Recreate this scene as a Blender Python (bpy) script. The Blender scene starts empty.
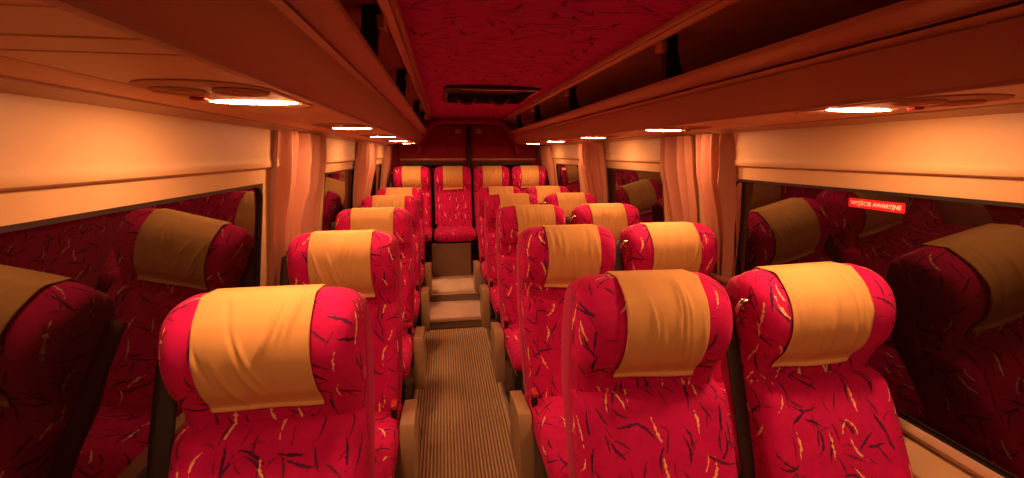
import bpy, bmesh, math, random
from mathutils import Vector, noise
PI = math.pi
S = bpy.context.scene
COL = S.collection
H = 1.42            # eye height of the camera above the aisle floor
XC = 0.293          # centre line of the bus
PITCH = 0.78        # seat row spacing
Y0 = 1.016          # first row
YB = 5.55           # rear doors
YF = -0.75          # front end of what is built

# ------------------------------------------------------------------ materials
def new_mat(name):
    m = bpy.data.materials.new(name); m.use_nodes = True
    nt = m.node_tree; b = nt.nodes['Principled BSDF']
    return m, nt, b

def mix_col(nt, fac, a, b):
    n = nt.nodes.new('ShaderNodeMix'); n.data_type = 'RGBA'
    for sock, v in ((n.inputs[0], fac), (n.inputs[6], a), (n.inputs[7], b)):
        if isinstance(v, bpy.types.NodeSocket): nt.links.new(v, sock)
        else: sock.default_value = v if not isinstance(v, tuple) else (v + (1,) if len(v) == 3 else v)
    return n.outputs[2]

def mth(nt, op, a, b=None, c=None, clamp=False):
    n = nt.nodes.new('ShaderNodeMath'); n.operation = op; n.use_clamp = clamp
    for i, v in enumerate((a, b, c)):
        if v is None: continue
        if isinstance(v, bpy.types.NodeSocket): nt.links.new(v, n.inputs[i])
        else: n.inputs[i].default_value = v
    return n.outputs[0]

def bump(nt, b, height, strength=0.3, dist=0.01):
    n = nt.nodes.new('ShaderNodeBump'); n.inputs['Strength'].default_value = strength
    n.inputs['Distance'].default_value = dist
    nt.links.new(height, n.inputs['Height']); nt.links.new(n.outputs[0], b.inputs['Normal'])

def noise_tex(nt, scale, detail=3, rough=0.5, vec=None, kind='Object'):
    n = nt.nodes.new('ShaderNodeTexNoise'); n.inputs['Scale'].default_value = scale
    n.inputs['Detail'].default_value = detail; n.inputs['Roughness'].default_value = rough
    if vec is None:
        tc = nt.nodes.new('ShaderNodeTexCoord'); vec = tc.outputs[kind]
    nt.links.new(vec, n.inputs['Vector'])
    return n.outputs[0]

def plain(name, col, rough=0.5, var=0.12, nscale=6.0, bstr=0.0, bscale=80.0, metal=0.0, spec=0.5, sheen=0.0):
    m, nt, b = new_mat(name)
    f = noise_tex(nt, nscale)
    dark = tuple(c * (1 - var) for c in col); lite = tuple(min(1, c * (1 + var)) for c in col)
    nt.links.new(mix_col(nt, f, dark, lite), b.inputs['Base Color'])
    b.inputs['Roughness'].default_value = rough; b.inputs['Metallic'].default_value = metal
    b.inputs['Specular IOR Level'].default_value = spec
    b.inputs['Sheen Weight'].default_value = sheen
    if bstr: bump(nt, b, noise_tex(nt, bscale, 4), bstr, 0.004)
    return m

def stroke(nt, coord, scale, off, L, W, curve, prob, amin, amax, brush=0.0):
    """tapered brush stroke, one per Voronoi cell, random angle and bend"""
    vm = nt.nodes.new('ShaderNodeVectorMath'); vm.operation = 'MULTIPLY_ADD'
    nt.links.new(coord, vm.inputs[0]); vm.inputs[1].default_value = (scale, scale, 0); vm.inputs[2].default_value = (off, off * 1.7, 0)
    v = nt.nodes.new('ShaderNodeTexVoronoi'); v.voronoi_dimensions = '2D'; v.inputs['Scale'].default_value = 1.0
    v.inputs['Randomness'].default_value = 0.75
    nt.links.new(vm.outputs[0], v.inputs['Vector'])
    d = nt.nodes.new('ShaderNodeVectorMath'); d.operation = 'SUBTRACT'
    nt.links.new(vm.outputs[0], d.inputs[0]); nt.links.new(v.outputs['Position'], d.inputs[1])
    sc = nt.nodes.new('ShaderNodeSeparateColor'); nt.links.new(v.outputs['Color'], sc.inputs[0])
    r = nt.nodes.new('ShaderNodeVectorRotate'); r.rotation_type = 'Z_AXIS'
    nt.links.new(d.outputs[0], r.inputs['Vector'])
    nt.links.new(mth(nt, 'MULTIPLY_ADD', sc.outputs[0], amax - amin, amin), r.inputs['Angle'])
    xyz = nt.nodes.new('ShaderNodeSeparateXYZ'); nt.links.new(r.outputs[0], xyz.inputs[0])
    x, y = xyz.outputs[0], xyz.outputs[1]
    bend = mth(nt, 'MULTIPLY', mth(nt, 'SUBTRACT', sc.outputs[2], 0.5), curve)
    x2 = mth(nt, 'MULTIPLY', x, x)
    y2 = mth(nt, 'ABSOLUTE', mth(nt, 'MULTIPLY_ADD', bend, x2, y))
    taper = mth(nt, 'MULTIPLY_ADD', x2, -W / (L * L), W)
    val = mth(nt, 'SUBTRACT', taper, y2)
    if brush:
        nz = nt.nodes.new('ShaderNodeTexNoise'); nz.noise_dimensions = '2D'; nz.inputs['Scale'].default_value = 9.0
        nz.inputs['Detail'].default_value = 1.0
        nt.links.new(vm.outputs[0], nz.inputs['Vector'])
        val = mth(nt, 'SUBTRACT', val, mth(nt, 'MULTIPLY', mth(nt, 'SUBTRACT', nz.outputs[0], 0.42), brush))
    msk = mth(nt, 'MULTIPLY', val, 3.2 / W, clamp=True)
    return mth(nt, 'MULTIPLY', msk, mth(nt, 'LESS_THAN', sc.outputs[1], prob))

def fabric(name, base, dark, gold, scale=1.0, gold_amt=1.0, aniso=(1, 1, 1), rough=0.85):
    m, nt, b = new_mat(name)
    uv = nt.nodes.new('ShaderNodeUVMap'); uv.uv_map = 'UVMap'
    mp = nt.nodes.new('ShaderNodeMapping'); mp.inputs['Scale'].default_value = aniso
    oi = nt.nodes.new('ShaderNodeObjectInfo')
    cb = nt.nodes.new('ShaderNodeCombineXYZ')
    nt.links.new(mth(nt, 'MULTIPLY', oi.outputs['Random'], 7.0), cb.inputs[0])
    nt.links.new(mth(nt, 'MULTIPLY', oi.outputs['Random'], 13.0), cb.inputs[1])
    nt.links.new(cb.outputs[0], mp.inputs['Location'])
    nt.links.new(uv.outputs[0], mp.inputs['Vector'])
    c = mp.outputs[0]
    pile = noise_tex(nt, 14.0, 5, 0.7, c)
    col = mix_col(nt, pile, tuple(x * 0.62 for x in base), tuple(min(1, x * 1.38) for x in base))
    s = scale
    d1 = stroke(nt, c, 11.2 * s, 3.1, 0.47, 0.056, 1.6, 0.78, -0.2, 2.6, 0.07)
    d2 = stroke(nt, c, 10.0 * s, 8.7, 0.47, 0.050, 2.2, 0.72, 0.0, PI, 0.07)
    d3 = stroke(nt, c, 14.0 * s, 21.3, 0.48, 0.060, 1.2, 0.70, 0.4, 1.9, 0.06)
    g1 = stroke(nt, c, 9.8 * s, 5.6, 0.40, 0.046, 1.8, 0.50 * gold_amt, 0.9, 2.1, 0.11)
    g2 = stroke(nt, c, 12.0 * s, 14.2, 0.34, 0.040, 2.4, 0.32 * gold_amt, 1.0, 2.2, 0.09)
    d4 = stroke(nt, c, 19.0 * s, 31.9, 0.46, 0.07, 1.5, 0.5, -0.4, 2.8, 0.1)
    col = mix_col(nt, mth(nt, 'MULTIPLY', d4, 0.7), col, (dark[0] * 2.6, dark[1] * 0.8, dark[2] * 0.9))
    col = mix_col(nt, d1, col, dark)
    col = mix_col(nt, d2, col, tuple(x * 1.3 for x in dark))
    col = mix_col(nt, d3, col, (dark[0] * 2.2, dark[1] * 1.2, dark[2] * 1.1))
    col = mix_col(nt, g1, col, gold)
    col = mix_col(nt, g2, col, gold)
    nt.links.new(col, b.inputs['Base Color'])
    b.inputs['Roughness'].default_value = rough
    b.inputs['Specular IOR Level'].default_value = 0.15
    b.inputs['Sheen Weight'].default_value = 0.12
    b.inputs['Sheen Roughness'].default_value = 0.5
    b.inputs['Sheen Tint'].default_value = (1, 0.25, 0.35, 1)
    bump(nt, b, noise_tex(nt, 260.0, 2, 0.6, c), 0.25, 0.002)
    return m

M = {}
M['fabric'] = fabric('seat_fabric', (0.57, 0.010, 0.138), (0.075, 0.016, 0.065), (0.92, 0.60, 0.32))
M['ceilfab'] = fabric('ceiling_fabric', (0.50, 0.020, 0.28), (0.10, 0.012, 0.06), (0.45, 0.10, 0.10), 0.8, 0.35, (0.68, 1.25, 1))
M['redtrim'] = plain('red_velour', (0.48, 0.008, 0.12), 0.85, 0.2, 12, 0.2, 200, sheen=0.1)
M['cover'] = plain('cover_cloth', (0.66, 0.43, 0.155), 0.85, 0.05, 9, 0.06, 900, spec=0.15)
M['hem'] = plain('lit_hem_cloth', (0.84, 0.60, 0.24), 0.85, 0.05, 9, 0.2, 420, spec=0.15)  # cover cloth coloured paler, for the light the flared hem catches from above
M['wall'] = plain('beige_panel', (0.50, 0.365, 0.185), 0.45, 0.03, 2.5, 0.06, 150)
M['wallhi'] = plain('beige_moulding', (0.46, 0.32, 0.20), 0.4, 0.03, 2.5, 0.05, 150)
M['rack'] = plain('rack_plastic', (0.42, 0.21, 0.14), 0.38, 0.04, 3, 0.05, 180)
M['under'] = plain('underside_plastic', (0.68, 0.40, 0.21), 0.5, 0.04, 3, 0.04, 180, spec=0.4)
M['matte'] = plain('lamp_plate_plastic', (0.50, 0.28, 0.16), 0.8, 0.04, 3, spec=0.08)
M['rackin'] = plain('rack_lining', (0.50, 0.24, 0.19), 0.8, 0.2, 8, 0.2, 120)
M['rail'] = plain('rail_plastic', (0.60, 0.33, 0.20), 0.2, 0.05, 5)
M['black'] = plain('black_rubber', (0.012, 0.010, 0.010), 0.5, 0.2, 10)
M['webbing'] = plain('belt_webbing', (0.022, 0.013, 0.010), 0.6, 0.25, 30, 0.4, 300)
M['beige'] = plain('armrest_plastic', (0.36, 0.28, 0.145), 0.34, 0.06, 6, 0.08, 200)
M['metal'] = plain('brushed_metal', (0.72, 0.62, 0.50), 0.25, 0.08, 20, metal=1.0)
M['alu'] = plain('aluminium_strip', (0.80, 0.72, 0.62), 0.32, 0.1, 20, metal=0.85)
M['dark'] = plain('dark_frame', (0.03, 0.024, 0.02), 0.5, 0.2, 10)
M['buckle'] = plain('red_button', (0.45, 0.03, 0.05), 0.35, 0.05, 10)
M['floor'] = plain('floor_vinyl', (0.10, 0.065, 0.042), 0.6, 0.25, 14, 0.1, 90)
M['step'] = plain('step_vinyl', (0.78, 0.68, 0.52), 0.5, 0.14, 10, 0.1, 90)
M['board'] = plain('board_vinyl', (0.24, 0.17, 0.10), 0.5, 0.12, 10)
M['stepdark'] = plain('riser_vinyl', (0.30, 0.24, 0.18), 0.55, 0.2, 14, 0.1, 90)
M['signred'] = plain('sign_red', (0.80, 0.02, 0.04), 0.4, 0.03, 4)
M['signwhite'] = plain('sign_white', (0.9, 0.86, 0.82), 0.4, 0.02, 4)
M['dooruph'] = plain('door_upholstery', (0.34, 0.014, 0.03), 0.85, 0.35, 30, 0.3, 120)

def carpet_mat():
    m, nt, b = new_mat('ribbed_carpet')
    tc = nt.nodes.new('ShaderNodeTexCoord'); sp = nt.nodes.new('ShaderNodeSeparateXYZ')
    nt.links.new(tc.outputs['Object'], sp.inputs[0])
    w = mth(nt, 'MULTIPLY_ADD', mth(nt, 'SINE', mth(nt, 'MULTIPLY', sp.outputs[0], 2 * PI / 0.0165)), 0.5, 0.5)
    n1 = noise_tex(nt, 160, 3, 0.7); n2 = noise_tex(nt, 9, 4, 0.6)
    f = mth(nt, 'MULTIPLY_ADD', n1, 0.5, mth(nt, 'MULTIPLY_ADD', w, 0.75, -0.15), clamp=True)
    col = mix_col(nt, f, (0.09, 0.065, 0.036), (0.86, 0.70, 0.42))
    col = mix_col(nt, mth(nt, 'MULTIPLY', n2, 0.55), col, (0.36, 0.28, 0.17))
    nt.links.new(col, b.inputs['Base Color']); b.inputs['Roughness'].default_value = 0.95
    b.inputs['Specular IOR Level'].default_value = 0.1
    bump(nt, b, n1, 0.5, 0.003)
    return m
M['carpet'] = carpet_mat()

def curtain_mat(name, a, b_):
    m, nt, b = new_mat(name)
    uv = nt.nodes.new('ShaderNodeUVMap'); uv.uv_map = 'UVMap'
    mp = nt.nodes.new('ShaderNodeMapping'); mp.inputs['Scale'].default_value = (22, 0.8, 1)
    nt.links.new(uv.outputs[0], mp.inputs['Vector'])
    f = noise_tex(nt, 1.0, 3, 0.6, mp.outputs[0])
    nt.links.new(mix_col(nt, f, a, b_), b.inputs['Base Color'])
    b.inputs['Roughness'].default_value = 0.8; b.inputs['Specular IOR Level'].default_value = 0.2
    tr = nt.nodes.new('ShaderNodeBsdfTranslucent'); tr.inputs[0].default_value = b_ + (1,)
    mx = nt.nodes.new('ShaderNodeMixShader'); mx.inputs[0].default_value = 0.10
    nt.links.new(b.outputs[0], mx.inputs[1]); nt.links.new(tr.outputs[0], mx.inputs[2])
    nt.links.new(mx.outputs[0], nt.nodes['Material Output'].inputs[0])
    return m
M['curtain'] = curtain_mat('curtain_cloth', (0.34, 0.115, 0.075), (0.58, 0.34, 0.22))

def glass_mat():
    # tinted double pane at night: dark, and reflecting the lit saloon on both faces
    m, nt, b = new_mat('tinted_glass')
    b.inputs['Base Color'].default_value = (0.010, 0.003, 0.003, 1)
    b.inputs['Roughness'].default_value = 0.015
    b.inputs['IOR'].default_value = 1.85
    b.inputs['Specular IOR Level'].default_value = 0.5
    n = noise_tex(nt, 3.0, 2)
    nt.links.new(mix_col(nt, n, (0.008, 0.002, 0.002), (0.014, 0.004, 0.004)), b.inputs['Base Color'])
    return m
M['glass'] = glass_mat()

def lamp_mat(strength):
    m, nt, b = new_mat('lamp_lens')
    lw = nt.nodes.new('ShaderNodeTexNoise'); lw.inputs['Scale'].default_value = 40
    b.inputs['Base Color'].default_value = (0.9, 0.8, 0.6, 1)
    nt.links.new(mix_col(nt, lw.outputs[0], (1.0, 0.375, 0.155), (1.0, 0.405, 0.185)), b.inputs['Emission Color'])
    b.inputs['Emission Strength'].default_value = strength
    return m
M['lamp'] = lamp_mat(118.0)

# ------------------------------------------------------------------ mesh helpers
def link(name, bm, mat, parent=None, smooth=True, loc=None):
    me = bpy.data.meshes.new(name)
    bmesh.ops.recalc_face_normals(bm, faces=bm.faces)
    bm.to_mesh(me); bm.free()
    for mm in (mat if isinstance(mat, (list, tuple)) else [mat]): me.materials.append(mm)
    if smooth:
        me.polygons.foreach_set('use_smooth', [True] * len(me.polygons))
    o = bpy.data.objects.new(name, me); COL.objects.link(o)
    if parent: o.parent = parent
    if loc: o.location = loc
    return o

def sharp(o, ang=40):
    me = o.data
    bm = bmesh.new(); bm.from_mesh(me)
    for e in bm.edges:
        if len(e.link_faces) == 2 and e.calc_face_angle(0) > math.radians(ang): e.smooth = False
    bm.to_mesh(me); bm.free()
    return o

def thing(name, label, cat, loc=(0, 0, 0), rot=(0, 0, 0), group=None):
    o = bpy.data.objects.new(name, None); COL.objects.link(o)
    o.empty_display_size = 0.1
    o.location = loc; o.rotation_euler = rot
    o['label'] = label; o['category'] = cat
    if group: o['group'] = group
    return o

def tag(o, label, cat, group=None):
    o['label'] = label; o['category'] = cat
    if group: o['group'] = group
    return o

def struct(o):
    o['kind'] = 'structure'; return o

def box(bm, x0, x1, y0, y1, z0, z1, bev=0.0, seg=2):
    vs = [bm.verts.new((x, y, z)) for x in (x0, x1) for y in (y0, y1) for z in (z0, z1)]
    fs = [(0, 1, 3, 2), (4, 6, 7, 5), (0, 4, 5, 1), (2, 3, 7, 6), (0, 2, 6, 4), (1, 5, 7, 3)]
    faces = [bm.faces.new([vs[i] for i in f]) for f in fs]
    if bev:
        es = set(e for f in faces for e in f.edges)
        bmesh.ops.bevel(bm, geom=list(es), offset=bev, segments=seg, affect='EDGES', profile=0.5)

def extrude_y(bm, poly, y0, y1, caps=True, ny=1):
    """closed polygon in (x, z) swept along y"""
    rows = []
    for k in range(ny + 1):
        y = y0 + (y1 - y0) * k / ny
        rows.append([bm.verts.new((x, y, z)) for x, z in poly])
    n = len(poly)
    for k in range(ny):
        for i in range(n):
            bm.faces.new([rows[k][i], rows[k][(i + 1) % n], rows[k + 1][(i + 1) % n], rows[k + 1][i]])
    if caps:
        bm.faces.new(rows[0]); bm.faces.new(rows[-1][::-1])

def extrude_x(bm, poly, x0, x1, bev=0.0):
    """closed polygon in (y, z) swept along x"""
    a = [bm.verts.new((x0, y, z)) for y, z in poly]; b = [bm.verts.new((x1, y, z)) for y, z in poly]
    n = len(poly); fs = []
    for i in range(n): fs.append(bm.faces.new([a[i], a[(i + 1) % n], b[(i + 1) % n], b[i]]))
    c1 = bm.faces.new(a); c2 = bm.faces.new(b[::-1])
    if bev:
        es = set(c1.edges) | set(c2.edges)
        bmesh.ops.bevel(bm, geom=list(es), offset=bev, segments=3, affect='EDGES', profile=0.5)

def mirx(a, z, s):  # offset from the centre line -> world x on side s
    return (XC + s * a, z)

def lerp_st(sts, z):
    """smooth (Catmull-Rom) interpolation of station tuples keyed on their first value"""
    n = len(sts)
    if z <= sts[0][0]: return sts[0]
    if z >= sts[-1][0]: return sts[-1]
    for i in range(n - 1):
        if sts[i][0] <= z <= sts[i + 1][0]:
            p1, p2 = sts[i], sts[i + 1]
            p0 = sts[max(0, i - 1)]; p3 = sts[min(n - 1, i + 2)]
            t = (z - p1[0]) / (p2[0] - p1[0])
            out = [z]
            for j in range(1, len(p1)):
                m1 = (p2[j] - p0[j]) / max(1e-6, (p2[0] - p0[0])) * (p2[0] - p1[0])
                m2 = (p3[j] - p1[j]) / max(1e-6, (p3[0] - p1[0])) * (p2[0] - p1[0])
                t2, t3 = t * t, t * t * t
                out.append((2 * t3 - 3 * t2 + 1) * p1[j] + (t3 - 2 * t2 + t) * m1 + (-2 * t3 + 3 * t2) * p2[j] + (t3 - t2) * m2)
            return tuple(out)

def uv_layer(bm): return bm.loops.layers.uv.new('UVMap')

def ring_pts(w, yf, yb, n, NP, wing=0.0, groove=0.0):
    pts = []
    mid, hd = (yf + yb) / 2, (yb - yf) / 2
    for k in range(NP):
        a = 2 * PI * k / NP
        ca, sa = math.cos(a), math.sin(a)
        x = w * math.copysign(abs(ca) ** (2 / n), ca)
        y = mid + hd * math.copysign(abs(sa) ** (2 / n), sa)
        if sa < 0:
            r = abs(x) / w
            e = min(1, max(0, (r - 0.55) / 0.28)); e = e * e * (3 - 2 * e)
            f = min(1, max(0, (1 - r) / 0.12))
            y -= wing * e * f
            if groove: y += groove * math.exp(-((r - 0.60) / 0.035) ** 2)
        pts.append((x, y))
    return pts

def loft(bm, rings, uvs=None, cap0=True, cap1=True):
    """rings: lists of 3-D points (closed); uv in metres around / along"""
    uvl = uv_layer(bm)
    n = len(rings[0])
    big = max(rings, key=lambda r: sum((Vector(r[i]) - Vector(r[i - 1])).length for i in range(n)))
    per = [0.0]
    for i in range(n): per.append(per[-1] + (Vector(big[(i + 1) % n]) - Vector(big[i])).length)
    vv = [0.0]
    for k in range(1, len(rings)):
        q = sorted((Vector(rings[k][i]) - Vector(rings[k - 1][i])).length for i in range(n))[n // 2]
        vv.append(vv[-1] + q)
    V = [[bm.verts.new(p) for p in r] for r in rings]
    for k in range(len(rings) - 1):
        for i in range(n):
            j = (i + 1) % n
            f = bm.faces.new([V[k][i], V[k][j], V[k + 1][j], V[k + 1][i]])
            for lp, uv in zip(f.loops, ((per[i], vv[k]), (per[i + 1], vv[k]), (per[i + 1], vv[k + 1]), (per[i], vv[k + 1]))):
                lp[uvl].uv = uv
    for flag, row in ((cap0, V[0][::-1]), (cap1, V[-1])):
        if flag:
            f = bm.faces.new(row)
            for lp in f.loops: lp[uvl].uv = (lp.vert.co.x + 0.3, lp.vert.co.y)

def tube(bm, pts, r, n=8, closed=False):
    pts = [Vector(p) for p in pts]; m = len(pts)
    rows = []
    up = Vector((0, 0, 1))
    for i, p in enumerate(pts):
        a = pts[(i - 1) % m] if (closed or i > 0) else p
        b = pts[(i + 1) % m] if (closed or i < m - 1) else p
        t = (b - a).normalized()
        u = t.cross(up)
        if u.length < 1e-3: u = t.cross(Vector((1, 0, 0)))
        u.normalize(); v = u.cross(t)
        rr = r[i] if isinstance(r, (list, tuple)) else r
        rows.append([bm.verts.new(p + rr * (math.cos(2 * PI * k / n) * u + math.sin(2 * PI * k / n) * v)) for k in range(n)])
    rng = m if closed else m - 1
    for i in range(rng):
        A, B = rows[i], rows[(i + 1) % m]
        for k in range(n): bm.faces.new([A[k], A[(k + 1) % n], B[(k + 1) % n], B[k]])
    if not closed:
        bm.faces.new(rows[0][::-1]); bm.faces.new(rows[-1])

# ------------------------------------------------------------------ the shell of the bus
def wall_a(z):
    """inner wall offset from the centre line at height z (the sides lean in towards the roof)"""
    return 0.939 + (1.305 - z) * LEAN
LEAN = 0.135
ZS, ZT = 0.655, 1.303        # glass bottom and top
# window openings along y, per side
WIN = {-1: [(YF + 0.1, 1.70), (2.55, 3.42), (4.25, 4.86)], 1: [(YF + 0.1, 1.715), (2.34, 3.33), (3.93, 4.74)]}

def build_floor():
    bm = bmesh.new()
    box(bm, XC - 1.06, XC + 1.06, 4.44, YB - 0.005, 0.0, 0.1695)
    struct(link('floor', bm, M['step'], smooth=False))
    pass
    bm = bmesh.new()
    box(bm, XC - 1.16, XC + 1.16, YF, YB + 0.02, -0.04, 0.0)
    struct(link('floor', bm, M['floor'], smooth=False))

def build_walls():
    for s, nm in ((-1, 'wall_left'), (1, 'wall_right')):
        bm = bmesh.new()
        def slab(z0, z1, y0, y1, din=0.0, th=0.03):
            a0, a1 = wall_a(z0) - din, wall_a(z1) - din
            poly = [mirx(a0, z0, s), mirx(a1, z1, s), mirx(a1 + th, z1, s), mirx(a0 + th, z0, s)]
            extrude_y(bm, poly, y0, y1)
        slab(0.0, ZS - 0.012, YF, YB)                              # lower panel
        slab(ZT + 0.012, 1.56, YF, YB)                             # header above the windows
        ys = [YF] + [v for w in WIN[s] for v in w] + [YB]
        for i in range(0, len(ys), 2):
            if ys[i + 1] > ys[i]: slab(ZS - 0.012, ZT + 0.012, ys[i], ys[i + 1])
        w = struct(link(nm, bm, M['wall'], smooth=False))
        # upper lining panels and mouldings
        def strip(name, prof, y0, y1, mat):
            b2 = bmesh.new(); extrude_y(b2, [mirx(a, z, s) for a, z in prof], y0, y1)
            return sharp(link(name, b2, mat), 30)
        W = wall_a
        nmb = 1 if s < 0 else 4
        # moulding rail above the window header
        struct(strip('trim_%d' % nmb, [(W(1.366), 1.366), (W(1.366) - 0.008, 1.367), (W(1.372) - 0.013, 1.371), (W(1.380) - 0.015, 1.379), (W(1.392) - 0.013, 1.391), (W(1.405) - 0.010, 1.404), (W(1.504) - 0.010, 1.504), (W(1.504), 1.504)], YF, YB, M['wall']))
        # cove strip where the wall meets the rack
        struct(strip('trim_%d' % (nmb + 1), [(W(1.50), 1.503), (W(1.50) - 0.016, 1.505), (W(1.50) - 0.032, 1.513), (W(1.50) - 0.053, 1.516), (W(1.50) - 0.053, 1.527), (W(1.50), 1.527)], YF, YB, M['wallhi']))
        # sill
        struct(strip('trim_%d' % (nmb + 2), [(W(ZS), ZS - 0.004), (W(ZS) - 0.005, ZS - 0.003), (W(0.64) - 0.018, 0.642), (W(0.64) - 0.022, 0.634), (W(0.62) - 0.018, 0.620), (W(0.62), 0.618)], YF, YB, M['wallhi']))
        struct(strip('trim_%d' % (15 if s < 0 else 16), [(W(0.61), 0.614), (1.012, 0.606), (0.950, 0.582), (0.940, 0.570), (0.938, 0.54), (0.975, 0.17), (W(0.17), 0.17)], YF, 4.40, M['wall']))

def rrect(y0, y1, z0, z1, r, n=6):
    pts = []
    for cy, cz, a0 in ((y1 - r, z1 - r, 0), (y0 + r, z1 - r, 90), (y0 + r, z0 + r, 180), (y1 - r, z0 + r, 270)):
        for k in range(n + 1):
            a = math.radians(a0 + 90 * k / n); pts.append((cy + r * math.cos(a), cz + r * math.sin(a)))
    return pts

def build_windows():
    idx = 1
    for s in (-1, 1):
        for (y0, y1) in WIN[s]:
            def P(y, z, d): return (XC + s * (wall_a(z) + d), y, z)
            bm = bmesh.new()
            o = rrect(y0, y1, ZS - 0.012, ZT + 0.012, 0.060); i_ = rrect(y0 + 0.010, y1 - 0.010, ZS - 0.002, ZT + 0.002, 0.054)
            n = len(o)
            rows = []
            for ring, d in ((o, 0.018), (o, -0.002), (i_, -0.002), (i_, 0.018)):
                rows.append([bm.verts.new(P(y, z, d)) for y, z in ring])
            for k in range(4):
                A, B = rows[k], rows[(k + 1) % 4]
                for q in range(n): bm.faces.new([A[q], A[(q + 1) % n], B[(q + 1) % n], B[q]])
            # corner fillers outside the rounding
            w = struct(sharp(link('window_%d' % idx, bm, M['black']), 40))
            b2 = bmesh.new()
            g = rrect(y0 + 0.004, y1 - 0.004, ZS - 0.008, ZT + 0.008, 0.052)
            f = [b2.verts.new(P(y, z, 0.009)) for y, z in g]; h = [b2.verts.new(P(y, z, 0.014)) for y, z in g]
            b2.faces.new(f); b2.faces.new(h[::-1])
            for q in range(len(g)): b2.faces.new([f[q], f[(q + 1) % n], h[(q + 1) % n], h[q]])
            link('glass', b2, M['glass'], w, smooth=False)
            idx += 1

def build_ceiling():
    bm = bmesh.new(); uvl = uv_layer(bm)
    xs = [-0.42, -0.3, -0.15, 0, 0.15, 0.3, 0.42]
    def zz(a): return 1.835 - 0.02 * (a / 0.42) ** 2
    n = 24
    hy0, hy1, ha0, ha1 = HATCH
    ys = sorted(set([YF, hy0, hy1, YB] + [YF + (YB - YF) * k / n for k in range(n + 1)]))
    xs = sorted(set(xs + [ha0, ha1]))
    lo = {}; hi = {}
    for x in xs:
        for y in ys:
            lo[x, y] = bm.verts.new((XC + x, y, zz(x)))
    for i in range(len(xs) - 1):
        for j in range(len(ys) - 1):
            xm, ym = (xs[i] + xs[i + 1]) / 2, (ys[j] + ys[j + 1]) / 2
            if ha0 < xm < ha1 and hy0 < ym < hy1: continue
            f = bm.faces.new([lo[xs[i], ys[j]], lo[xs[i], ys[j + 1]], lo[xs[i + 1], ys[j + 1]], lo[xs[i + 1], ys[j]]])
            for lp in f.loops: lp[uvl].uv = (lp.vert.co.x, lp.vert.co.y)
    # roof shell beside the centre panel, running down behind the racks to the walls
    c = struct(link('ceiling', bm, M['ceilfab']))
    sol = c.modifiers.new('solid', 'SOLIDIFY'); sol.thickness = 0.012; sol.offset = 1
    k = 7
    for s in (-1, 1):
        b2 = bmesh.new()
        prof = [(0.415, 1.818), (0.5, 1.812), (0.62, 1.795), (0.75, 1.765), (0.86, 1.71), (0.93, 1.63), (0.955, 1.54),
                (0.98, 1.54), (0.955, 1.64), (0.88, 1.73), (0.76, 1.79), (0.62, 1.82), (0.5, 1.835), (0.415, 1.84)]
        extrude_y(b2, [mirx(a, z, s) for a, z in prof], YF, YB)
        struct(sharp(link('trim_%d' % k, b2, M['rackin']), 40)); k += 1
        # double rail along the edge of the ceiling panel
        b3 = bmesh.new()
        prof = [(0.398, 1.822), (0.398, 1.806), (0.404, 1.797), (0.414, 1.797), (0.420, 1.803), (0.424, 1.801), (0.430, 1.792), (0.442, 1.790), (0.450, 1.797), (0.452, 1.818)]
        extrude_y(b3, [mirx(a, z, s) for a, z in prof], YF, 4.78)
        struct(sharp(link('trim_%d' % k, b3, M['rail']), 50)); k += 1

HATCH = (2.80, 3.62, -0.27, 0.335)

def build_hatch():
    y0, y1, a0, a1 = HATCH
    t = thing('roof_hatch', 'dark rectangular roof hatch with two curved handles in the red ceiling', 'roof hatch', (XC + (a0 + a1) / 2, (y0 + y1) / 2, 1.825))
    w, d = (a1 - a0) / 2, (y1 - y0) / 2
    bm = bmesh.new()
    o = rrect(-w, w, -d, d, 0.03, 4); i_ = rrect(-w + 0.025, w - 0.025, -d + 0.025, d - 0.025, 0.02, 4)
    rows = [[bm.verts.new((x, y, z)) for x, y in ring] for ring, z in ((o, 0.02), (o, -0.012), (i_, -0.012), (i_, 0.055))]
    n = len(o)
    for k in range(3):
        for q in range(n): bm.faces.new([rows[k][q], rows[k][(q + 1) % n], rows[k + 1][(q + 1) % n], rows[k + 1][q]])
    sharp(link('hatch_frame', bm, M['dark'], t), 40)
    bm = bmesh.new(); box(bm, -w + 0.01, w - 0.01, -d + 0.01, d - 0.01, 0.05, 0.065)
    link('hatch_panel', bm, M['black'], t, smooth=False)
    bm = bmesh.new()
    box(bm, -w + 0.10, w + 0.0, -d + 0.012, -d + 0.022, -0.02, -0.004, 0.003)
    box(bm, w - 0.022, w - 0.012, -d + 0.01, d - 0.03, -0.02, -0.004, 0.003)
    link('metal_edge', bm, M['metal'], t)
    for sx in (-1, 1):
        bm = bmesh.new()
        pts = [(sx * (0.05 + 0.16 * k / 12) , d - 0.05, 0.02 - 0.05 * math.sin(PI * k / 12)) for k in range(13)]
        tube(bm, pts, 0.009)
        link('hatch_handle', bm, M['buckle'], t)

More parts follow.
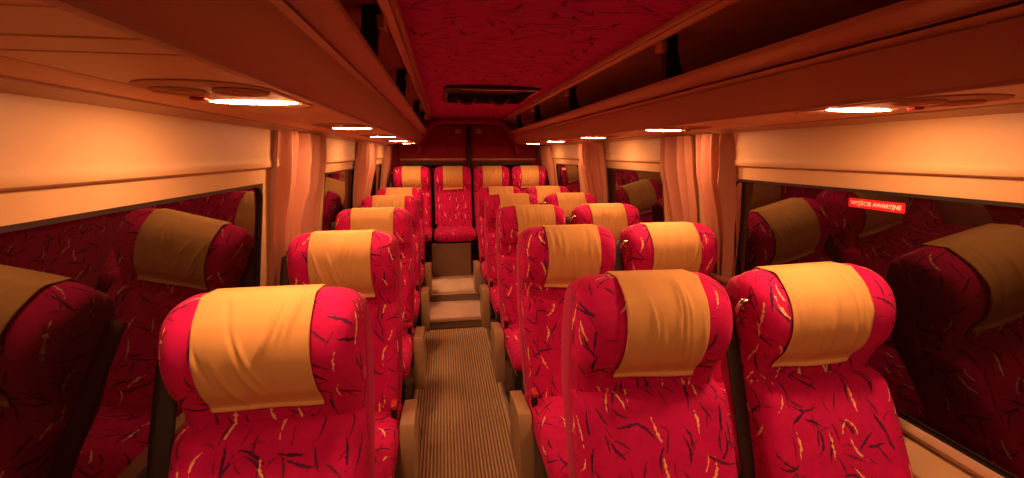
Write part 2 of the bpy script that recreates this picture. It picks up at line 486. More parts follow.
# ------------------------------------------------------------------ luggage racks
RY1 = 4.95
LSTEP = 0.905
BRY = {-1: (1.33, 2.25, 3.5, 4.4), 1: (1.47, 2.62, 3.62, 4.5)}
LAMPY = {-1: [0.950 + LSTEP * k for k in range(5)], 1: [0.900 + LSTEP * k for k in range(5)]}
def build_racks():
    for s in (-1, 1):
        side = 'left' if s < 0 else 'right'
        t = thing('luggage_rack', 'long beige overhead luggage rack along the %s side of the bus' % side, 'luggage rack', (XC + s * 0.72, (YF + RY1) / 2, 1.53), group=None)
        ox, oy, oz = t.location
        def part(name, prof, y0, y1, mat, ang=30, taper=True):
            bm = bmesh.new(); extrude_y(bm, [(XC + s * a - ox, z - oz) for a, z in prof], y0 - oy, y1 - oy)
            return sharp(link(name, bm, mat, t), ang)
        part('shelf', [(0.545, 1.5275), (0.915, 1.5275), (0.915, 1.60), (0.50, 1.605), (0.51, 1.58)], YF, RY1 - 0.012, M['rack'])
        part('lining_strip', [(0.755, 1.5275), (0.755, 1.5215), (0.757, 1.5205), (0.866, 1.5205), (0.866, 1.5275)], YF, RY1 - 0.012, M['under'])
        # closing plates and lamp plates under the shelf, with open joints between them
        for k in range(-1, 5):
            ly = LAMPY[s][0] + LSTEP * k
            for ya, yb in ((ly - 0.575, ly - 0.490), (ly - 0.484, ly - 0.425), (ly - 0.419, ly + 0.329)):
                ya, yb = max(ya, YF), min(yb, RY1 - 0.015)
                if yb - ya < 0.02: continue
                bm = bmesh.new()
                xa, xb = sorted((XC + s * 0.557 - ox, XC + s * 0.749 - ox))
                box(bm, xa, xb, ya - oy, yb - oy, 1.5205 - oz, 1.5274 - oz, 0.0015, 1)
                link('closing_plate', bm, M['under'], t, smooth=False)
        part('front_panel', [(0.5465, 1.5215), (0.5485, 1.5205), (0.5565, 1.5205), (0.560, 1.531), (0.521, 1.606), (0.513, 1.602), (0.540, 1.545)], YF, RY1, M['rack'], 45)
        part('bead', [(0.521, 1.607), (0.516, 1.613), (0.508, 1.6245), (0.499, 1.621), (0.510, 1.604)], YF, RY1, M['rail'], 50)
        part('lip', [(0.505, 1.627), (0.502, 1.628), (0.462, 1.648), (0.456, 1.652), (0.454, 1.657), (0.452, 1.663), (0.462, 1.660), (0.500, 1.640), (0.500, 1.627)], YF, RY1, M['rack'], 45)
        # rear end of the rack, rounded off
        bm = bmesh.new()
        poly = [(0.548, 1.5255), (0.558, 1.530), (0.515, 1.615), (0.45, 1.655), (0.46, 1.665), (0.70, 1.66), (0.905, 1.62), (0.915, 1.5225)]
        rows = []
        for yy, k in ((RY1 - 0.012, 1.0), (RY1 + 0.03, 0.985), (RY1 + 0.055, 0.94), (RY1 + 0.065, 0.88)):
            rows.append([bm.verts.new((XC + s * (0.915 - (0.915 - a) * k) - ox, yy - oy, 1.60 + (z - 1.60) * k - oz)) for a, z in poly])
        n = len(poly)
        for k in range(3):
            for q in range(n): bm.faces.new([rows[k][q], rows[k][(q + 1) % n], rows[k + 1][(q + 1) % n], rows[k + 1][q]])
        bm.faces.new(rows[-1])
        sharp(link('end_cap', bm, M['rack'], t), 40)
        for yb in BRY[s]:
            bm = bmesh.new()
            prof = [(0.464, 1.662), (0.50, 1.643), (0.53, 1.612), (0.62, 1.606), (0.56, 1.64), (0.52, 1.70), (0.50, 1.76), (0.497, 1.815), (0.452, 1.815), (0.452, 1.775), (0.462, 1.72)]
            extrude_y(bm, [(XC + s * a - ox, z - oz) for a, z in prof], yb - 0.016 - oy, yb + 0.016 - oy)
            br = sharp(link('bracket', bm, M['black'], t), 30)
            bm = bmesh.new()
            box(bm, XC + s * 0.448 - 0.012 - ox, XC + s * 0.448 + 0.012 - ox, yb - 0.024 - oy, yb + 0.024 - oy, 1.755 - oz, 1.79 - oz, 0.004)
            link('bracket_cap', bm, M['rail'], br)

ORD = ['first', 'second', 'third', 'fourth', 'fifth']
def build_lamps():
    for s in (-1, 1):
        side = 'left' if s < 0 else 'right'
        for k, y in enumerate([LAMPY[s][0] - LSTEP] + LAMPY[s]):
            if k == 0: lab = 'lit overhead lamp panel on the %s rack nearest the viewer, before the first seat' % side
            else: lab = ('glowing oval lamp with round air vent under the %s luggage rack, %s from the viewer' % (side, ORD[k - 1]))
            if k == 5: lab = 'glowing oval lamp under the %s luggage rack, farthest one by the rear' % side
            t = thing('overhead_lamp', lab, 'lamp', (XC + s * 0.652, y, 1.5195), group='lamp panels under the luggage racks')
            # long oval housing plate
            bm = bmesh.new()
            o = rrect(-0.094, 0.094, -0.26, 0.13, 0.085, 8); i_ = rrect(-0.090, 0.090, -0.256, 0.126, 0.081, 8)
            i2 = rrect(-0.086, 0.086, -0.252, 0.122, 0.078, 8)
            rows = [[bm.verts.new((x, yy, z)) for x, yy in ring] for ring, z in ((o, 0.0004), (o, -0.001), (i_, -0.0022), (i2, -0.0012))]
            n = len(o)
            for q in range(3):
                for j in range(n): bm.faces.new([rows[q][j], rows[q][(j + 1) % n], rows[q + 1][(j + 1) % n], rows[q + 1][j]])
            bm.faces.new(rows[-1])
            sharp(link('housing', bm, M['matte'], t), 35)
            # lens: shallow oval dome
            bm = bmesh.new()
            N = 28; R = []
            for q, (r, z) in enumerate(((1.0, -0.0008), (1.0, -0.0020), (0.93, -0.0028), (0.75, -0.0033), (0.4, -0.0036))):
                R.append([bm.verts.new((0.079 * r * math.cos(2 * PI * j / N), 0.030 * r * math.sin(2 * PI * j / N), z)) for j in range(N)])
            for q in range(4):
                for j in range(N): bm.faces.new([R[q][j], R[q][(j + 1) % N], R[q + 1][(j + 1) % N], R[q + 1][j]])
            bm.faces.new(R[-1]); bm.faces.new(R[0][::-1])
            link('lamp_lens', bm, M['lamp'], t)
            # air vents
            for vx, vy in ((-0.044, -0.165), (0.044, -0.165)):
                bm = bmesh.new(); N = 24
                prof = [(0.040, -0.002), (0.040, -0.004), (0.037, -0.0062), (0.033, -0.005), (0.031, -0.003), (0.016, -0.003), (0.014, -0.0055), (0.004, -0.006)]
                R = [[bm.verts.new((vx + r * math.cos(2 * PI * j / N), vy + r * math.sin(2 * PI * j / N), z)) for j in range(N)] for r, z in prof]
                for q in range(len(prof) - 1):
                    for j in range(N): bm.faces.new([R[q][j], R[q][(j + 1) % N], R[q + 1][(j + 1) % N], R[q + 1][j]])
                bm.faces.new(R[-1])
                sharp(link('air_vent', bm, M['matte'], t), 35)
            bm = bmesh.new(); sx = -0.064 if s < 0 else 0.066
            box(bm, sx - 0.012, sx + 0.012, -0.082, -0.062, -0.008, -0.001, 0.003)
            b = link('switch', bm, M['buckle'], t); b['label'] = 'red switch'

# ------------------------------------------------------------------ seats
HEAD = [  # z, half width, y front, y back
    (0.800, 0.200, -0.030, 0.085),
    (0.840, 0.201, -0.036, 0.092),
    (0.877, 0.203, -0.052, 0.098),
    (0.916, 0.205, -0.078, 0.100),
    (0.966, 0.206, -0.093, 0.100),
    (1.016, 0.206, -0.088, 0.096),
    (1.056, 0.204, -0.068, 0.088),
    (1.081, 0.195, -0.042, 0.078),
    (1.096, 0.178, -0.020, 0.066),
    (1.104, 0.155, -0.005, 0.052),
    (1.107, 0.125, 0.008, 0.038),
]
BACK = [
    (0.400, 0.194, -0.235, -0.080),
    (0.430, 0.200, -0.245, -0.072),
    (0.520, 0.204, -0.215, -0.042),
    (0.620, 0.206, -0.172, -0.005),
    (0.700, 0.208, -0.134, 0.030),
    (0.770, 0.206, -0.100, 0.062),
    (0.795, 0.205, -0.086, 0.074),
    (0.806, 0.203, -0.070, 0.080),
    (0.811, 0.199, -0.045, 0.080),
    (0.813, 0.190, -0.025, 0.075),
]
NEXP = 4.6
def head_y(x, z, front=True):
    _, w, yf, yb = lerp_st(HEAD, z)
    mid, hd = (yf + yb) / 2, (yb - yf) / 2
    r = min(0.995, abs(x) / w)
    v = hd * (1 - r ** NEXP) ** (1 / NEXP)
    y = mid - v if front else mid + v
    if front:
        e = min(1, max(0, (r - 0.55) / 0.28)); e = e * e * (3 - 2 * e)
        y -= 0.010 * e * min(1, max(0, (1 - r) / 0.12))
    return y

def head_bm():
    zs = [0.80 + (1.107 - 0.80) * (1 - (1 - k / 30) ** 1.6) for k in range(31)]
    rings = []
    for z in zs:
        _, w, yf, yb = lerp_st(HEAD, z)
        rings.append([(x, y, z) for x, y in ring_pts(w, yf, yb, NEXP, 56, 0.010)])
    bm = bmesh.new(); loft(bm, rings); return bm

def back_bm():
    rings = []
    for z in [0.40 + 0.37 * k / 20 for k in range(21)] + [0.783, 0.792, 0.799, 0.804, 0.808, 0.811, 0.813]:
        _, w, yf, yb = lerp_st(BACK, z)
        rings.append([(x, y, z) for x, y in ring_pts(w, yf, yb, 4.5, 64, 0.018, 0.006)])
    bm = bmesh.new(); loft(bm, rings); return bm

SHELL = [
    (0.400, 0.203, -0.170, -0.066),
    (0.520, 0.211, -0.150, -0.030),
    (0.620, 0.212, -0.105, 0.008),
    (0.720, 0.212, -0.060, 0.050),
    (0.800, 0.211, -0.020, 0.094),
    (0.930, 0.211, -0.012, 0.110),
    (1.000, 0.210, -0.012, 0.108),
    (1.050, 0.206, -0.004, 0.100),
    (1.075, 0.196, 0.008, 0.090),
    (1.085, 0.175, 0.020, 0.078),
]
def shell_bm():
    rings = []
    for k in range(41):
        z = 0.40 + 0.685 * (1 - (1 - k / 40) ** 1.4)
        _, w, yf, yb = lerp_st(SHELL, z)
        rings.append([(x, y, z) for x, y in ring_pts(w, yf, yb, 5.5, 56)])
    bm = bmesh.new(); loft(bm, rings); return bm

def cushion_bm():
    # swept front to back; rings in x-z
    rings = []
    for k in range(23):
        u = k / 22
        y = -0.68 + 0.53 * u
        top = 0.468 - 0.018 * u + 0.006 * math.sin(PI * u)
        bot = 0.335 + 0.02 * (1 - u)
        e0 = min(1, u / 0.16); rnd = math.sqrt(max(0.0, 1 - (1 - e0) ** 2))
        mid = (top + bot) / 2; hh = (top - bot) / 2 * (0.35 + 0.65 * rnd)
        w = 0.218 * (0.90 + 0.10 * rnd)
        ring = []
        for j in range(44):
            a = 2 * PI * j / 44; ca, sa = math.cos(a), math.sin(a)
            x = w * math.copysign(abs(ca) ** 0.5, ca); z = mid + hh * math.copysign(abs(sa) ** 0.6, sa)
            if sa > 0:
                r = abs(x) / w
                z += 0.008 * min(1, max(0, (r - 0.5) / 0.3)) * min(1, (1 - r) / 0.1)
            ring.append((x, y, z))
        rings.append(ring)
    bm = bmesh.new(); loft(bm, rings); return bm

def cover_bm(seed, half, hemz, skew, style, shift=0.0):
    """cloth draped over the headrest: from the back over the ridge and down the front to the hem"""
    path = []
    for k in range(9): path.append((0.976 + 0.125 * k / 8, False))
    for k in range(61): path.append((1.105 - (1.105 - hemz) * (k / 60) ** 1.12, True))
    NX = 60
    bm = bmesh.new(); uvl = uv_layer(bm)
    grid = []
    for (z, fr) in path:
        row = []
        t = (1.106 - z) / (1.106 - hemz) if fr else 0.0
        for i in range(NX + 1):
            u = -1 + 2 * i / NX
            hw = half * (1 + 0.035 * math.sin(PI * t) * -1)
            x = u * hw + skew * t + shift
            zz = z
            if fr: zz -= 0.004 * math.sin(1.6 * u + seed) * t
            zz = max(0.81, min(1.105, zz))
            row.append(Vector((x, head_y(x, zz, fr), zz)))
        grid.append(row)
    rnd = random.Random(seed)
    folds = []
    for q in range(11):
        folds.append((rnd.uniform(-1, 1), rnd.uniform(0.12, 0.75), rnd.uniform(-0.9, 0.9), rnd.uniform(0.035, 0.08), rnd.uniform(0.12, 0.26), rnd.uniform(0.006, 0.011) * (1 if rnd.random() < 0.7 else -1)))
    n, m = len(grid), NX + 1
    vs = []
    for r in range(n):
        row = []
        z, fr = path[r]
        t = (1.106 - z) / (1.106 - hemz) if fr else 0.0
        for i in range(m):
            a = grid[min(n - 1, r + 1)][i] - grid[max(0, r - 1)][i]
            b = grid[r][min(m - 1, i + 1)] - grid[r][max(0, i - 1)]
            nn = a.cross(b)
            if nn.length < 1e-9: nn = Vector((0, 0, 1))
            nn.normalize()
            c = grid[r][i]
            out = Vector((0, c.y - 0.02, c.z - 0.95))
            if nn.dot(out) < 0: nn = -nn
            u = -1 + 2 * i / NX
            d = 0.0055
            if fr:
                amp = min(1, t / 0.08) * (1 - 0.55 * t)
                for (fu, ft, sl, fw, fl, fa) in folds:
                    if style == 'vee': sl = 0.9 * (1 if fu < 0 else -1) * (1 - abs(fu) * 0.4)
                    if style == 'fall': sl = 0.18 + 0.25 * sl
                    du = (u - fu - sl * (t - ft)) / (fw * 1.2); dt = (t - ft) / fl
                    d += fa * amp * math.exp(-abs(du) * 1.3 - 0.6 * du * du - dt * dt)
                d += 0.0025 * noise.noise(Vector((u * 3.1 + seed * 7.3, t * 2.2, seed * 1.7))) * amp
                d += 0.008 * max(0, (t - 0.90) / 0.10) ** 2 * (0.8 + 0.3 * math.sin(2 * u + seed)) * (1 - 0.5 * u * u)
            row.append(bm.verts.new(c + nn * max(0.003, d)))
        vs.append(row)
    for r in range(n - 1):
        for i in range(NX):
            f = bm.faces.new([vs[r][i], vs[r][i + 1], vs[r + 1][i + 1], vs[r + 1][i]])
            f.material_index = 1 if r >= n - 4 else 0  # lowest rows get the paler cloth, a painted bright edge
            for lp in f.loops: lp[uvl].uv = (lp.vert.co.x, lp.vert.co.z)
    return bm

def arm_bm(s):
    # beige side cover / armrest on the aisle side
    poly = [(-0.12, 0.425), (-0.20, 0.440), (-0.305, 0.452), (-0.330, 0.449), (-0.345, 0.432), (-0.372, 0.36), (-0.400, 0.27), (-0.410, 0.22), (-0.404, 0.19), (-0.385, 0.176), (-0.33, 0.174), (-0.20, 0.174), (-0.14, 0.20), (-0.12, 0.25)]
    bm = bmesh.new()
    x0 = s * 0.2195; x1 = s * 0.272
    extrude_x(bm, poly, min(x0, x1), max(x0, x1), 0.006)
    return bm

def strap_bm(x, s, z0, z1, y0, y1, w, bow):
    bm = bmesh.new(); N = 26
    rows = []
    for k in range(N + 1):
        t = k / N
        z = z0 + (z1 - z0) * t; y = y0 + (y1 - y0) * t - 0.02 * math.sin(PI * t)
        xx = x + s * bow * math.sin(PI * t * 0.9)
        ang = 0.22 * math.sin(2.2 * t + 0.4)
        row = []
        for q in (-1, -0.33, 0.33, 1):
            dx, dy = q * w / 2 * math.cos(ang), q * w / 2 * math.sin(ang)
            row.append((xx + dx, y + dy, z))
        rows.append(row)
    F = [[bm.verts.new((p[0], p[1] - 0.001, p[2])) for p in r] for r in rows]
    B = [[bm.verts.new((p[0], p[1] + 0.0015, p[2])) for p in r] for r in rows]
    for k in range(N):
        for q in range(3):
            bm.faces.new([F[k][q], F[k][q + 1], F[k + 1][q + 1], F[k + 1][q]])
            bm.faces.new([B[k][q + 1], B[k][q], B[k + 1][q], B[k + 1][q + 1]])
        bm.faces.new([F[k][0], F[k + 1][0], B[k + 1][0], B[k][0]]); bm.faces.new([F[k][3], B[k][3], B[k + 1][3], F[k + 1][3]])
    bm.faces.new(F[0][::-1] + B[0]); bm.faces.new(F[-1] + B[-1][::-1])
    return bm

MESH = {}
def shared(key, fn, mat, parent, name, ang=None):
    if key not in MESH:
        o = link(name, fn(), mat, parent)
        if ang: sharp(o, ang)
        MESH[key] = o.data
        return o
    o = bpy.data.objects.new(name, MESH[key]); COL.objects.link(o); o.parent = parent
    return o

def make_seat(x, y, z, label, aisle, belt, seed, half=0.117, hemz=0.859, skew=0.0, style='mix', tilt=0.0, yaw=0.0, group='red bus seats with yellow head covers', guide=True, buckle=True, shift=0.0):
    t = thing('passenger_seat', label, 'seat', (x + tilt, y, z), (0, -tilt / 1.1, yaw), group)
    shared('back', back_bm, M['fabric'], t, 'backrest')
    shared('head', head_bm, M['fabric'], t, 'headrest')
    shared('shell', shell_bm, M['redtrim'], t, 'back_shell')
    shared('cush', cushion_bm, M['fabric'], t, 'seat_cushion')
    c = link('head_cover', cover_bm(seed, half, hemz, skew, style, shift), [M['cover'], M['hem']], t)
    so = c.modifiers.new('thick', 'SOLIDIFY'); so.thickness = 0.002; so.offset = 1
    # base
    def base():
        bm = bmesh.new()
        box(bm, -0.20, 0.20, -0.62, -0.16, 0.315, 0.345, 0.006)
        box(bm, -0.19, 0.19, -0.56, -0.53, 0.28, 0.316, 0.004); box(bm, -0.19, 0.19, -0.24, -0.21, 0.28, 0.316, 0.004)
        return bm
    shared('base', base, M['dark'], t, 'seat_frame')
    for sx in (-1, 1):
        def leg(sx=sx):
            bm = bmesh.new()
            extrude_x(bm, [(-0.56, 0.0), (-0.56, 0.03), (-0.42, 0.06), (-0.40, 0.29), (-0.34, 0.29), (-0.32, 0.06), (-0.20, 0.03), (-0.20, 0.0)], sx * 0.15 - 0.02, sx * 0.15 + 0.02, 0.004)
            return bm
        shared('leg%d' % sx, leg, M['dark'], t, 'leg', 30)
    if aisle:
        shared('arm%d' % aisle, lambda: arm_bm(aisle), M['beige'], t, 'armrest', 35)
    if buckle:
        bs = aisle if aisle else -1
        def stalk():
            bm = bmesh.new(); box(bm, bs * 0.196 - 0.011, bs * 0.196 + 0.011, -0.285, -0.25, 0.44, 0.492, 0.004); return bm
        b = shared('stalk%d' % bs, stalk, M['black'], t, 'buckle')
        def button():
            bm = bmesh.new(); box(bm, bs * 0.196 - 0.011, bs * 0.196 + 0.011, -0.296, -0.245, 0.490, 0.508, 0.004); return bm
        shared('btn%d' % bs, button, M['buckle'], b, 'release_button')
    if belt:
        w = 0.047
        def strap(): return strap_bm(belt * 0.228, belt, 1.03, 0.36, 0.05, -0.16, w, 0.006)
        shared('strap%d' % belt, strap, M['webbing'], t, 'seat_belt')
        if guide:
            def loop():
                bm = bmesh.new()
                x0 = belt * 0.212
                tube(bm, [(x0 - 0.020, -0.012, 0.985), (x0 - 0.025, -0.014, 1.015), (x0 - 0.012, -0.018, 1.040), (x0 + 0.012, -0.018, 1.040), (x0 + 0.025, -0.014, 1.015), (x0 + 0.020, -0.012, 0.985)], 0.0065, 8, True)
                return bm
            g = shared('loop%d' % belt, loop, M['metal'], t, 'belt_guide')
            def bolt():
                bm = bmesh.new(); x0 = belt * 0.207
                tube(bm, [(x0 - belt * 0.03, 0.016, 1.012), (x0 + belt * 0.004, 0.0, 1.012)], 0.011, 10)
                return bm
            shared('bolt%d' % belt, bolt, M['metal'], g, 'bolt')
    return t

def build_seats():
    XL, XR, XW = -0.405, 0.524, 1.002
    lab = {
        'L': ['nearest red single seat left of the aisle, wide yellow cover with sagging creases',
              'second red single seat left of the aisle, behind the nearest left seat by the curtain',
              'third red single seat left of the aisle, counting from the viewer',
              'fourth red single seat left of the aisle, counting from the viewer',
              'fifth red single seat left of the aisle, just before the raised rear bench row'],
        'R': ['nearest red aisle seat right of the carpet, its golden cover creased with long folds',
              'second red aisle seat right of the carpet, directly behind the nearest one',
              'third red aisle seat right of the carpet, counting from the viewer',
              'fourth red aisle seat right of the carpet, counting from the viewer',
              'fifth red aisle seat right of the carpet, just before the raised rear row'],
        'W': ['nearest red window seat on the right, under the emergency exit sign',
              'second red window seat on the right, in front of the near pair of curtains',
              'third red window seat on the right, counting from the viewer',
              'fourth red window seat on the right, counting from the viewer',
              'fifth red window seat on the right, just before the raised rear row']}
    rnd = random.Random(4)
    for k in range(5):
        y = Y0 + PITCH * k
        make_seat(XL, y, 0, lab['L'][k], 1, -1, 11 + k, half=0.120 if k == 0 else 0.118, hemz=0.857, shift=-0.008 if k == 0 else 0.0, skew=(0.008, 0.0, 0.004, -0.003, 0.0)[k], style='vee' if k < 2 else 'mix', guide=False)
        make_seat(XR, y, 0, lab['R'][k], -1, 0, 31 + k, half=(0.110, 0.116, 0.118, 0.116, 0.118)[k], hemz=(0.860, 0.859, 0.866, 0.861, 0.859)[k], skew=(-0.012, -0.008, 0.004, 0, 0)[k], style='fall', guide=False, shift=0.012, tilt=-0.016 if k == 0 else 0.0)
        make_seat(XW, y, 0, lab['W'][k], 0, -1, 51 + k, half=(0.120, 0.115, 0.112, 0.116, 0.118)[k], hemz=0.859, skew=(-0.020, 0.006, 0.004, 0, 0)[k], style='mix' if k else 'fall', shift=-0.012, tilt=0.028 if k == 0 else 0.0)
    yb = Y0 + PITCH * 5 + 0.14
    bl = ['raised rear row seat at the left window end', 'raised rear row seat facing straight down the aisle, cushion fully in view',
          'raised rear row seat just right of the black door post', 'raised rear row seat at the right window end']
    for q, x in enumerate((-0.352, 0.105, 0.551, 0.990)):
        make_seat(x, yb, 0.17, bl[q], 0, (-1, 0, 0, 1)[q], 71 + q, half=(0.105, 0.112, 0.112, 0.104)[q], hemz=(0.861, 0.855, 0.861, 0.861)[q], skew=0, style='mix', guide=q != 1, buckle=q == 1, group='red bus seats with yellow head covers')

# ------------------------------------------------------------------ aisle and rear platform
SY1, SY2 = 3.42, 3.86
def build_aisle():
    x0, x1 = -0.195, 0.305
    bm = bmesh.new(); n = 200
    top = []
    prof = []
    for k in range(n + 1):
        x = x0 + (x1 - x0) * k / n
        prof.append((x, 0.009 + 0.0022 * math.sin(2 * PI * x / 0.0165)))
    extrude_y(bm, [(x0, 0.0005)] + prof + [(x1, 0.0005)], YF, SY1 - 0.03)
    o = link('aisle_carpet', bm, M['carpet'], smooth=False)
    tag(o, 'brown ribbed carpet runner along the aisle floor between the seats', 'carpet')
    k = 11
    for xa, xb in ((x0 - 0.022, x0), (x1, x1 + 0.03)):
        bm = bmesh.new(); box(bm, xa, xb, YF, SY1 - 0.002, 0.0005, 0.014, 0.003)
        struct(link('trim_%d' % k, bm, M['alu'])); k += 1
    # rear platform with its two steps
    t = thing('rear_platform', 'two low vinyl steps rising from the aisle carpet to the rear seats', 'steps', (0.06, SY1, 0))
    def p(name, xa, xb, ya, yb, za, zb, mat, bev=0.003, parent=t):
        bm = bmesh.new(); box(bm, xa - 0.06, xb - 0.06, ya - SY1, yb - SY1, za, zb, bev)
        return link(name, bm, mat, parent, smooth=False)
    xa, xb = -0.20, 0.32
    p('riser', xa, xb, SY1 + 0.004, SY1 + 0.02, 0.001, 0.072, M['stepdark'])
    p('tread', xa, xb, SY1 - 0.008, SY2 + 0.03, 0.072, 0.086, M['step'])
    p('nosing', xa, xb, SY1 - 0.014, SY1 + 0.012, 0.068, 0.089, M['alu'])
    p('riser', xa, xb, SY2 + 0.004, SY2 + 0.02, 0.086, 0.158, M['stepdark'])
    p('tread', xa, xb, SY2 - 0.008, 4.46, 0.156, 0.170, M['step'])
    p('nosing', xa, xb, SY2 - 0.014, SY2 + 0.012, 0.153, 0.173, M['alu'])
    p('kick_board', -0.14, 0.26, 4.405, 4.435, 0.170, 0.514, M['board'])

# ------------------------------------------------------------------ curtains
def pleat(a):
    return 2 * abs(math.sin(a / 2)) ** 0.8 - 1.1 + 0.15 * math.sin(3 * a)

def curtain(s, y0, y1, label, seed, zb=0.66, tie=0.86, gather=0.55, folds=6, group='salmon curtains beside the windows', drift=0.0, depth=0.022):
    rnd = random.Random(seed)
    ym = (y0 + y1) / 2
    t = thing('curtain', label, 'curtain', (XC + s * 0.892, ym, 1.50), group=group)
    NX, NZ = 160, 44
    bm = bmesh.new(); uvl = uv_layer(bm)
    ph = [rnd.uniform(0, 6.28) for _ in range(5)]
    g = []
    for j in range(NZ + 1):
        v = j / NZ; z = 1.505 + (zb - 1.505) * v
        if z > tie:
            q = (1.505 - z) / (1.505 - tie); wf = 1 - (1 - gather) * (q ** 2.0)
        else:
            q = (tie - z) / (tie - zb + 1e-6); wf = gather + (0.85 - gather) * math.sqrt(max(0, q)) * 0.7
        row = []
        for i in range(NX + 1):
            u = i / NX
            yy = (u - 0.5) * (y1 - y0) * wf + drift * v
            a = 2 * PI * folds * (u + 0.05 * math.sin(2 * PI * u * 1.5 + ph[1]))
            d = depth * (0.75 + 0.35 * math.sin(5 * u + ph[2])) * pleat(a + ph[0] + 0.5 * math.sin(2.2 * v + ph[3] + 3 * u)) * (0.45 + 0.55 * min(1, v * 4)) * (1 - 0.3 * v)
            d += 0.008 * noise.noise(Vector((u * 7 + seed, v * 4, seed * 0.37)))
            e = min(1, max(0, (1.50 - z) / 0.45)); e = e * e * (3 - 2 * e)
            dd = (wall_a(z) - wall_a(1.5)) * 1.0 + 0.014 * e
            d *= 1 - 0.42 * e
            row.append((s * (dd - 0.012 + d), yy, z - 1.50))
        g.append([bm.verts.new(p) for p in row])
    for j in range(NZ):
        for i in range(NX):
            f = bm.faces.new([g[j][i], g[j][i + 1], g[j + 1][i + 1], g[j + 1][i]])
            for lp, (a, b) in zip(f.loops, ((i, j), (i + 1, j), (i + 1, j + 1), (i, j + 1))): lp[uvl].uv = (a / NX * (y1 - y0) * 1.5, b / NZ)
    c = link('cloth', bm, M['curtain'], t)
    bm = bmesh.new(); N = 24
    wy = (y1 - y0) * gather * 0.5 + 0.012
    zc = tie - 1.50; xo = s * ((wall_a(tie) - wall_a(1.5)) * 1.0 - 0.012)
    rows = []
    for j in range(N):
        a = 2 * PI * j / N
        rows.append([(xo + 0.034 * math.cos(a), wy * math.sin(a) + drift * (1.505 - tie) / (1.505 - zb), zc + dz) for dz in (-0.014, 0.014)])
    V = [[bm.verts.new(p) for p in r] for r in rows]
    for j in range(N): bm.faces.new([V[j][0], V[(j + 1) % N][0], V[(j + 1) % N][1], V[j][1]])
    tb = link('tie_band', bm, M['curtain'], t)
    so = tb.modifiers.new('thick', 'SOLIDIFY'); so.thickness = 0.003
    return t

def build_curtains():
    curtain(-1, 1.735, 2.07, 'near left salmon curtain, the closer one of the pair at the first pillar', 3, folds=3.4, gather=0.62, depth=0.075)
    curtain(-1, 2.09, 2.41, 'flat salmon curtain directly behind the near left one at the first pillar', 5, folds=3.0, gather=0.75, depth=0.035)
    curtain(-1, 3.30, 3.95, 'salmon curtain at the second pillar along the left windows', 7, folds=5, gather=0.7, depth=0.065)
    curtain(-1, 4.92, 5.36, 'far left curtain by the rear corner, above the last left seats', 9, folds=4, gather=0.8, depth=0.05)
    curtain(1, 1.65, 1.93, 'near right salmon curtain at the edge of the first window, narrowed by a tie', 11, folds=4.0, gather=0.5, depth=0.070)
    curtain(1, 1.95, 2.24, 'right curtain behind the near right one, ending above the second window seat', 13, folds=4, gather=0.72, depth=0.065)
    curtain(1, 3.14, 3.76, 'salmon curtain between the second and third right windows', 15, folds=6, gather=0.7, depth=0.065)
    curtain(1, 4.80, 5.36, 'far right curtain by the rear corner of the bus', 17, folds=5, gather=0.8, depth=0.05)

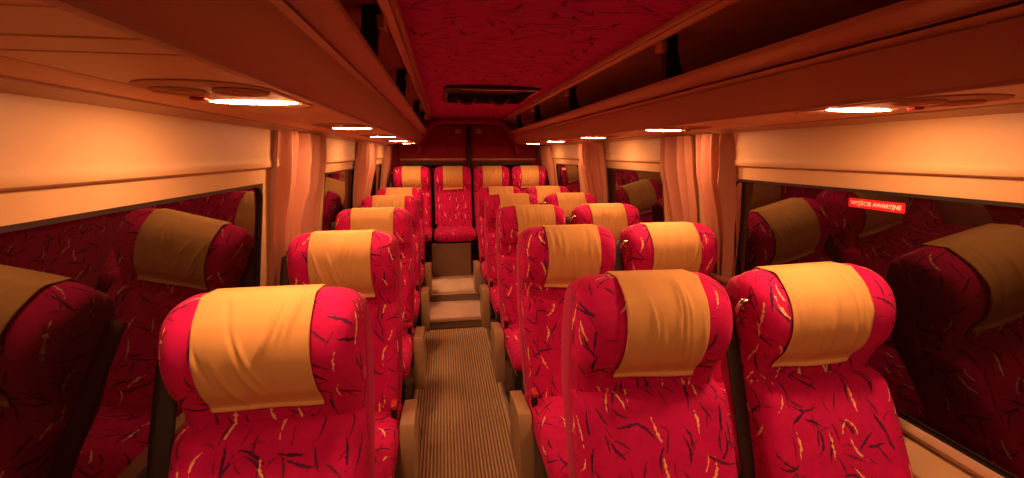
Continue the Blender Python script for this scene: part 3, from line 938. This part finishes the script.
# ------------------------------------------------------------------ rear end
def build_rear():
    bm = bmesh.new()
    box(bm, XC - 1.15, XC + 1.15, YB, YB + 0.03, 0, 1.86)
    struct(link('wall_back', bm, M['dooruph'], smooth=False))
    # side returns framing the door opening
    for k, s in ((1, -1), (2, 1)):
        d0, d1 = 0.012, 0.80
        a0, a1 = (0.04, 0.80)
        # each door: panel with an upholstered top, rail and dark window
        cx = XC + 0.025
        bm = bmesh.new()
        xa, xb = cx + s * 0.015, cx + s * 0.845
        lo, hi = min(xa, xb), max(xa, xb)
        box(bm, lo, hi, YB - 0.045, YB - 0.002, 0.18, 1.76, 0.01)
        d = struct(link('door_%d' % k, bm, M['dooruph'], smooth=False))
        bm = bmesh.new()
        o = rrect(lo + 0.03, hi - 0.01, 0.72, 1.315, 0.09, 8); i_ = rrect(lo + 0.065, hi - 0.045, 0.755, 1.28, 0.07, 8)
        rows = [[bm.verts.new((x, y, z)) for x, z in ring] for ring, y in ((o, YB - 0.044), (o, YB - 0.068), (i_, YB - 0.068), (i_, YB - 0.044))]
        n = len(o)
        for q in range(3):
            for j in range(n): bm.faces.new([rows[q][j], rows[q][(j + 1) % n], rows[q + 1][(j + 1) % n], rows[q + 1][j]])
        fr = sharp(link('window_seal', bm, M['black'], d), 40)
        bm = bmesh.new()
        g = rrect(lo + 0.05, hi - 0.03, 0.74, 1.295, 0.08, 8)
        A = [bm.verts.new((x, YB - 0.050, z)) for x, z in g]; B = [bm.verts.new((x, YB - 0.046, z)) for x, z in g]
        bm.faces.new(A); bm.faces.new(B[::-1])
        for j in range(len(g)): bm.faces.new([A[j], A[(j + 1) % n], B[(j + 1) % n], B[j]])
        link('glass', bm, M['glass'], d, smooth=False)
        bm = bmesh.new()
        box(bm, lo + 0.01, hi - 0.0, YB - 0.062, YB - 0.04, 1.335, 1.362, 0.006)
        link('door_rail', bm, M['rail'], d)
        bm = bmesh.new()
        hx = cx + s * 0.13
        box(bm, hx - 0.035, hx + 0.035, YB - 0.062, YB - 0.04, 1.66, 1.72, 0.008)
        link('door_latch', bm, M['rail'], d)
    # padded arch over the doors
    bm = bmesh.new()
    pts = []
    cx = XC + 0.025
    for x, z in ((-0.60, 1.42), (-0.58, 1.52), (-0.53, 1.62), (-0.48, 1.70), (-0.44, 1.755), (-0.38, 1.785), (-0.25, 1.795), (0, 1.798), (0.25, 1.795), (0.38, 1.785), (0.44, 1.755), (0.48, 1.70), (0.53, 1.62), (0.58, 1.52), (0.60, 1.42)):
        pts.append((cx + x, YB - 0.16, z))
    P2 = []
    for i in range(len(pts) - 1):
        for q in range(4): P2.append(tuple(pts[i][c] + (pts[i + 1][c] - pts[i][c]) * q / 4 for c in range(3)))
    P2.append(pts[-1])
    tube(bm, P2, 0.032, 12)
    struct(link('trim_14', bm, M['redtrim']))
    # post between the doors
    bm = bmesh.new()
    tube(bm, [(XC + 0.025, YB - 0.10, 0.17), (XC + 0.025, YB - 0.10, 1.775)], 0.026, 14)
    box(bm, XC - 0.02, XC + 0.07, YB - 0.14, YB - 0.05, 1.755, 1.79, 0.008)
    tag(sharp(link('door_post', bm, M['black']), 40), 'black vertical post between the two rear doors', 'post')

# ------------------------------------------------------------------ exit signs on the glass
def sign(s, y, z, w, h, label, text=True):
    d = 0.006
    p = Vector((XC + s * (wall_a(z) + d), y, z))
    tilt = math.atan(LEAN)
    t = thing('exit_sign', label, 'sign', p, group=None)
    t.rotation_euler = (0, s * -tilt, 0) if s > 0 else (0, tilt, 0)
    bm = bmesh.new()
    g = rrect(-w / 2, w / 2, -h / 2, h / 2, 0.004, 3)
    A = [bm.verts.new((0.0, y_, z_)) for y_, z_ in g]; B = [bm.verts.new((s * 0.0015, y_, z_)) for y_, z_ in g]
    n = len(g)
    bm.faces.new(A); bm.faces.new(B[::-1])
    for j in range(n): bm.faces.new([A[j], A[(j + 1) % n], B[(j + 1) % n], B[j]])
    link('plate', bm, M['signred'], t, smooth=False)
    cu = bpy.data.curves.new('lettering', 'FONT'); cu.body = 'WYJŚCIE AWARYJNE'
    cu.align_x = 'CENTER'; cu.align_y = 'CENTER'; cu.size = h * 0.62; cu.extrude = 0.0003; cu.offset = 0.0005
    to = bpy.data.objects.new('lettering_tmp', cu); COL.objects.link(to)
    bpy.context.view_layer.update()
    dg = bpy.context.evaluated_depsgraph_get()
    me = bpy.data.meshes.new_from_object(to.evaluated_get(dg))
    bpy.data.objects.remove(to)
    ys = [v.co.x for v in me.vertices]; span = max(ys) - min(ys)
    k = (w * 0.90) / span
    for v in me.vertices:
        # the viewer inside looks outward at the pane; read from left to right
        v.co = Vector((-s * (0.0012 + v.co.z), -s * v.co.x * k, v.co.y))
    me.materials.clear(); me.materials.append(M['signwhite'])
    o = bpy.data.objects.new('lettering', me); COL.objects.link(o); o.parent = t
    o['label'] = 'white capital lettering'
    return t

build_floor(); build_walls(); build_windows(); build_ceiling(); build_hatch(); build_racks(); build_lamps()
build_seats(); build_aisle(); build_curtains(); build_rear()
sign(1, 1.085, 1.272, 0.170, 0.028, 'red emergency exit sign with white letters on the near right window')
sign(1, 4.45, 1.262, 0.170, 0.028, 'small red emergency exit sign on the far right window')

# ------------------------------------------------------------------ world, camera, view
w = bpy.data.worlds.new('night'); S.world = w; w.use_nodes = True
w.node_tree.nodes['Background'].inputs[0].default_value = (0.02, 0.012, 0.012, 1)
w.node_tree.nodes['Background'].inputs[1].default_value = 0.1
cam = bpy.data.cameras.new('camera'); co = bpy.data.objects.new('camera', cam); COL.objects.link(co)
cam.sensor_width = 36; cam.sensor_fit = 'HORIZONTAL'; cam.lens = 434.5 / 1024 * 36; cam.clip_start = 0.02
co.location = (0, 0, H); co.rotation_euler = (math.radians(90 - 11.128), 0, math.radians(-8.887))
S.camera = co
S.view_settings.view_transform = 'Standard'; S.view_settings.look = 'None'
S.view_settings.exposure = 1.0; S.view_settings.gamma = 1.0; S.view_settings.use_curve_mapping = False
S.cycles.max_bounces = 10; S.cycles.diffuse_bounces = 6; S.cycles.glossy_bounces = 4
S.cycles.sample_clamp_indirect = 6.0
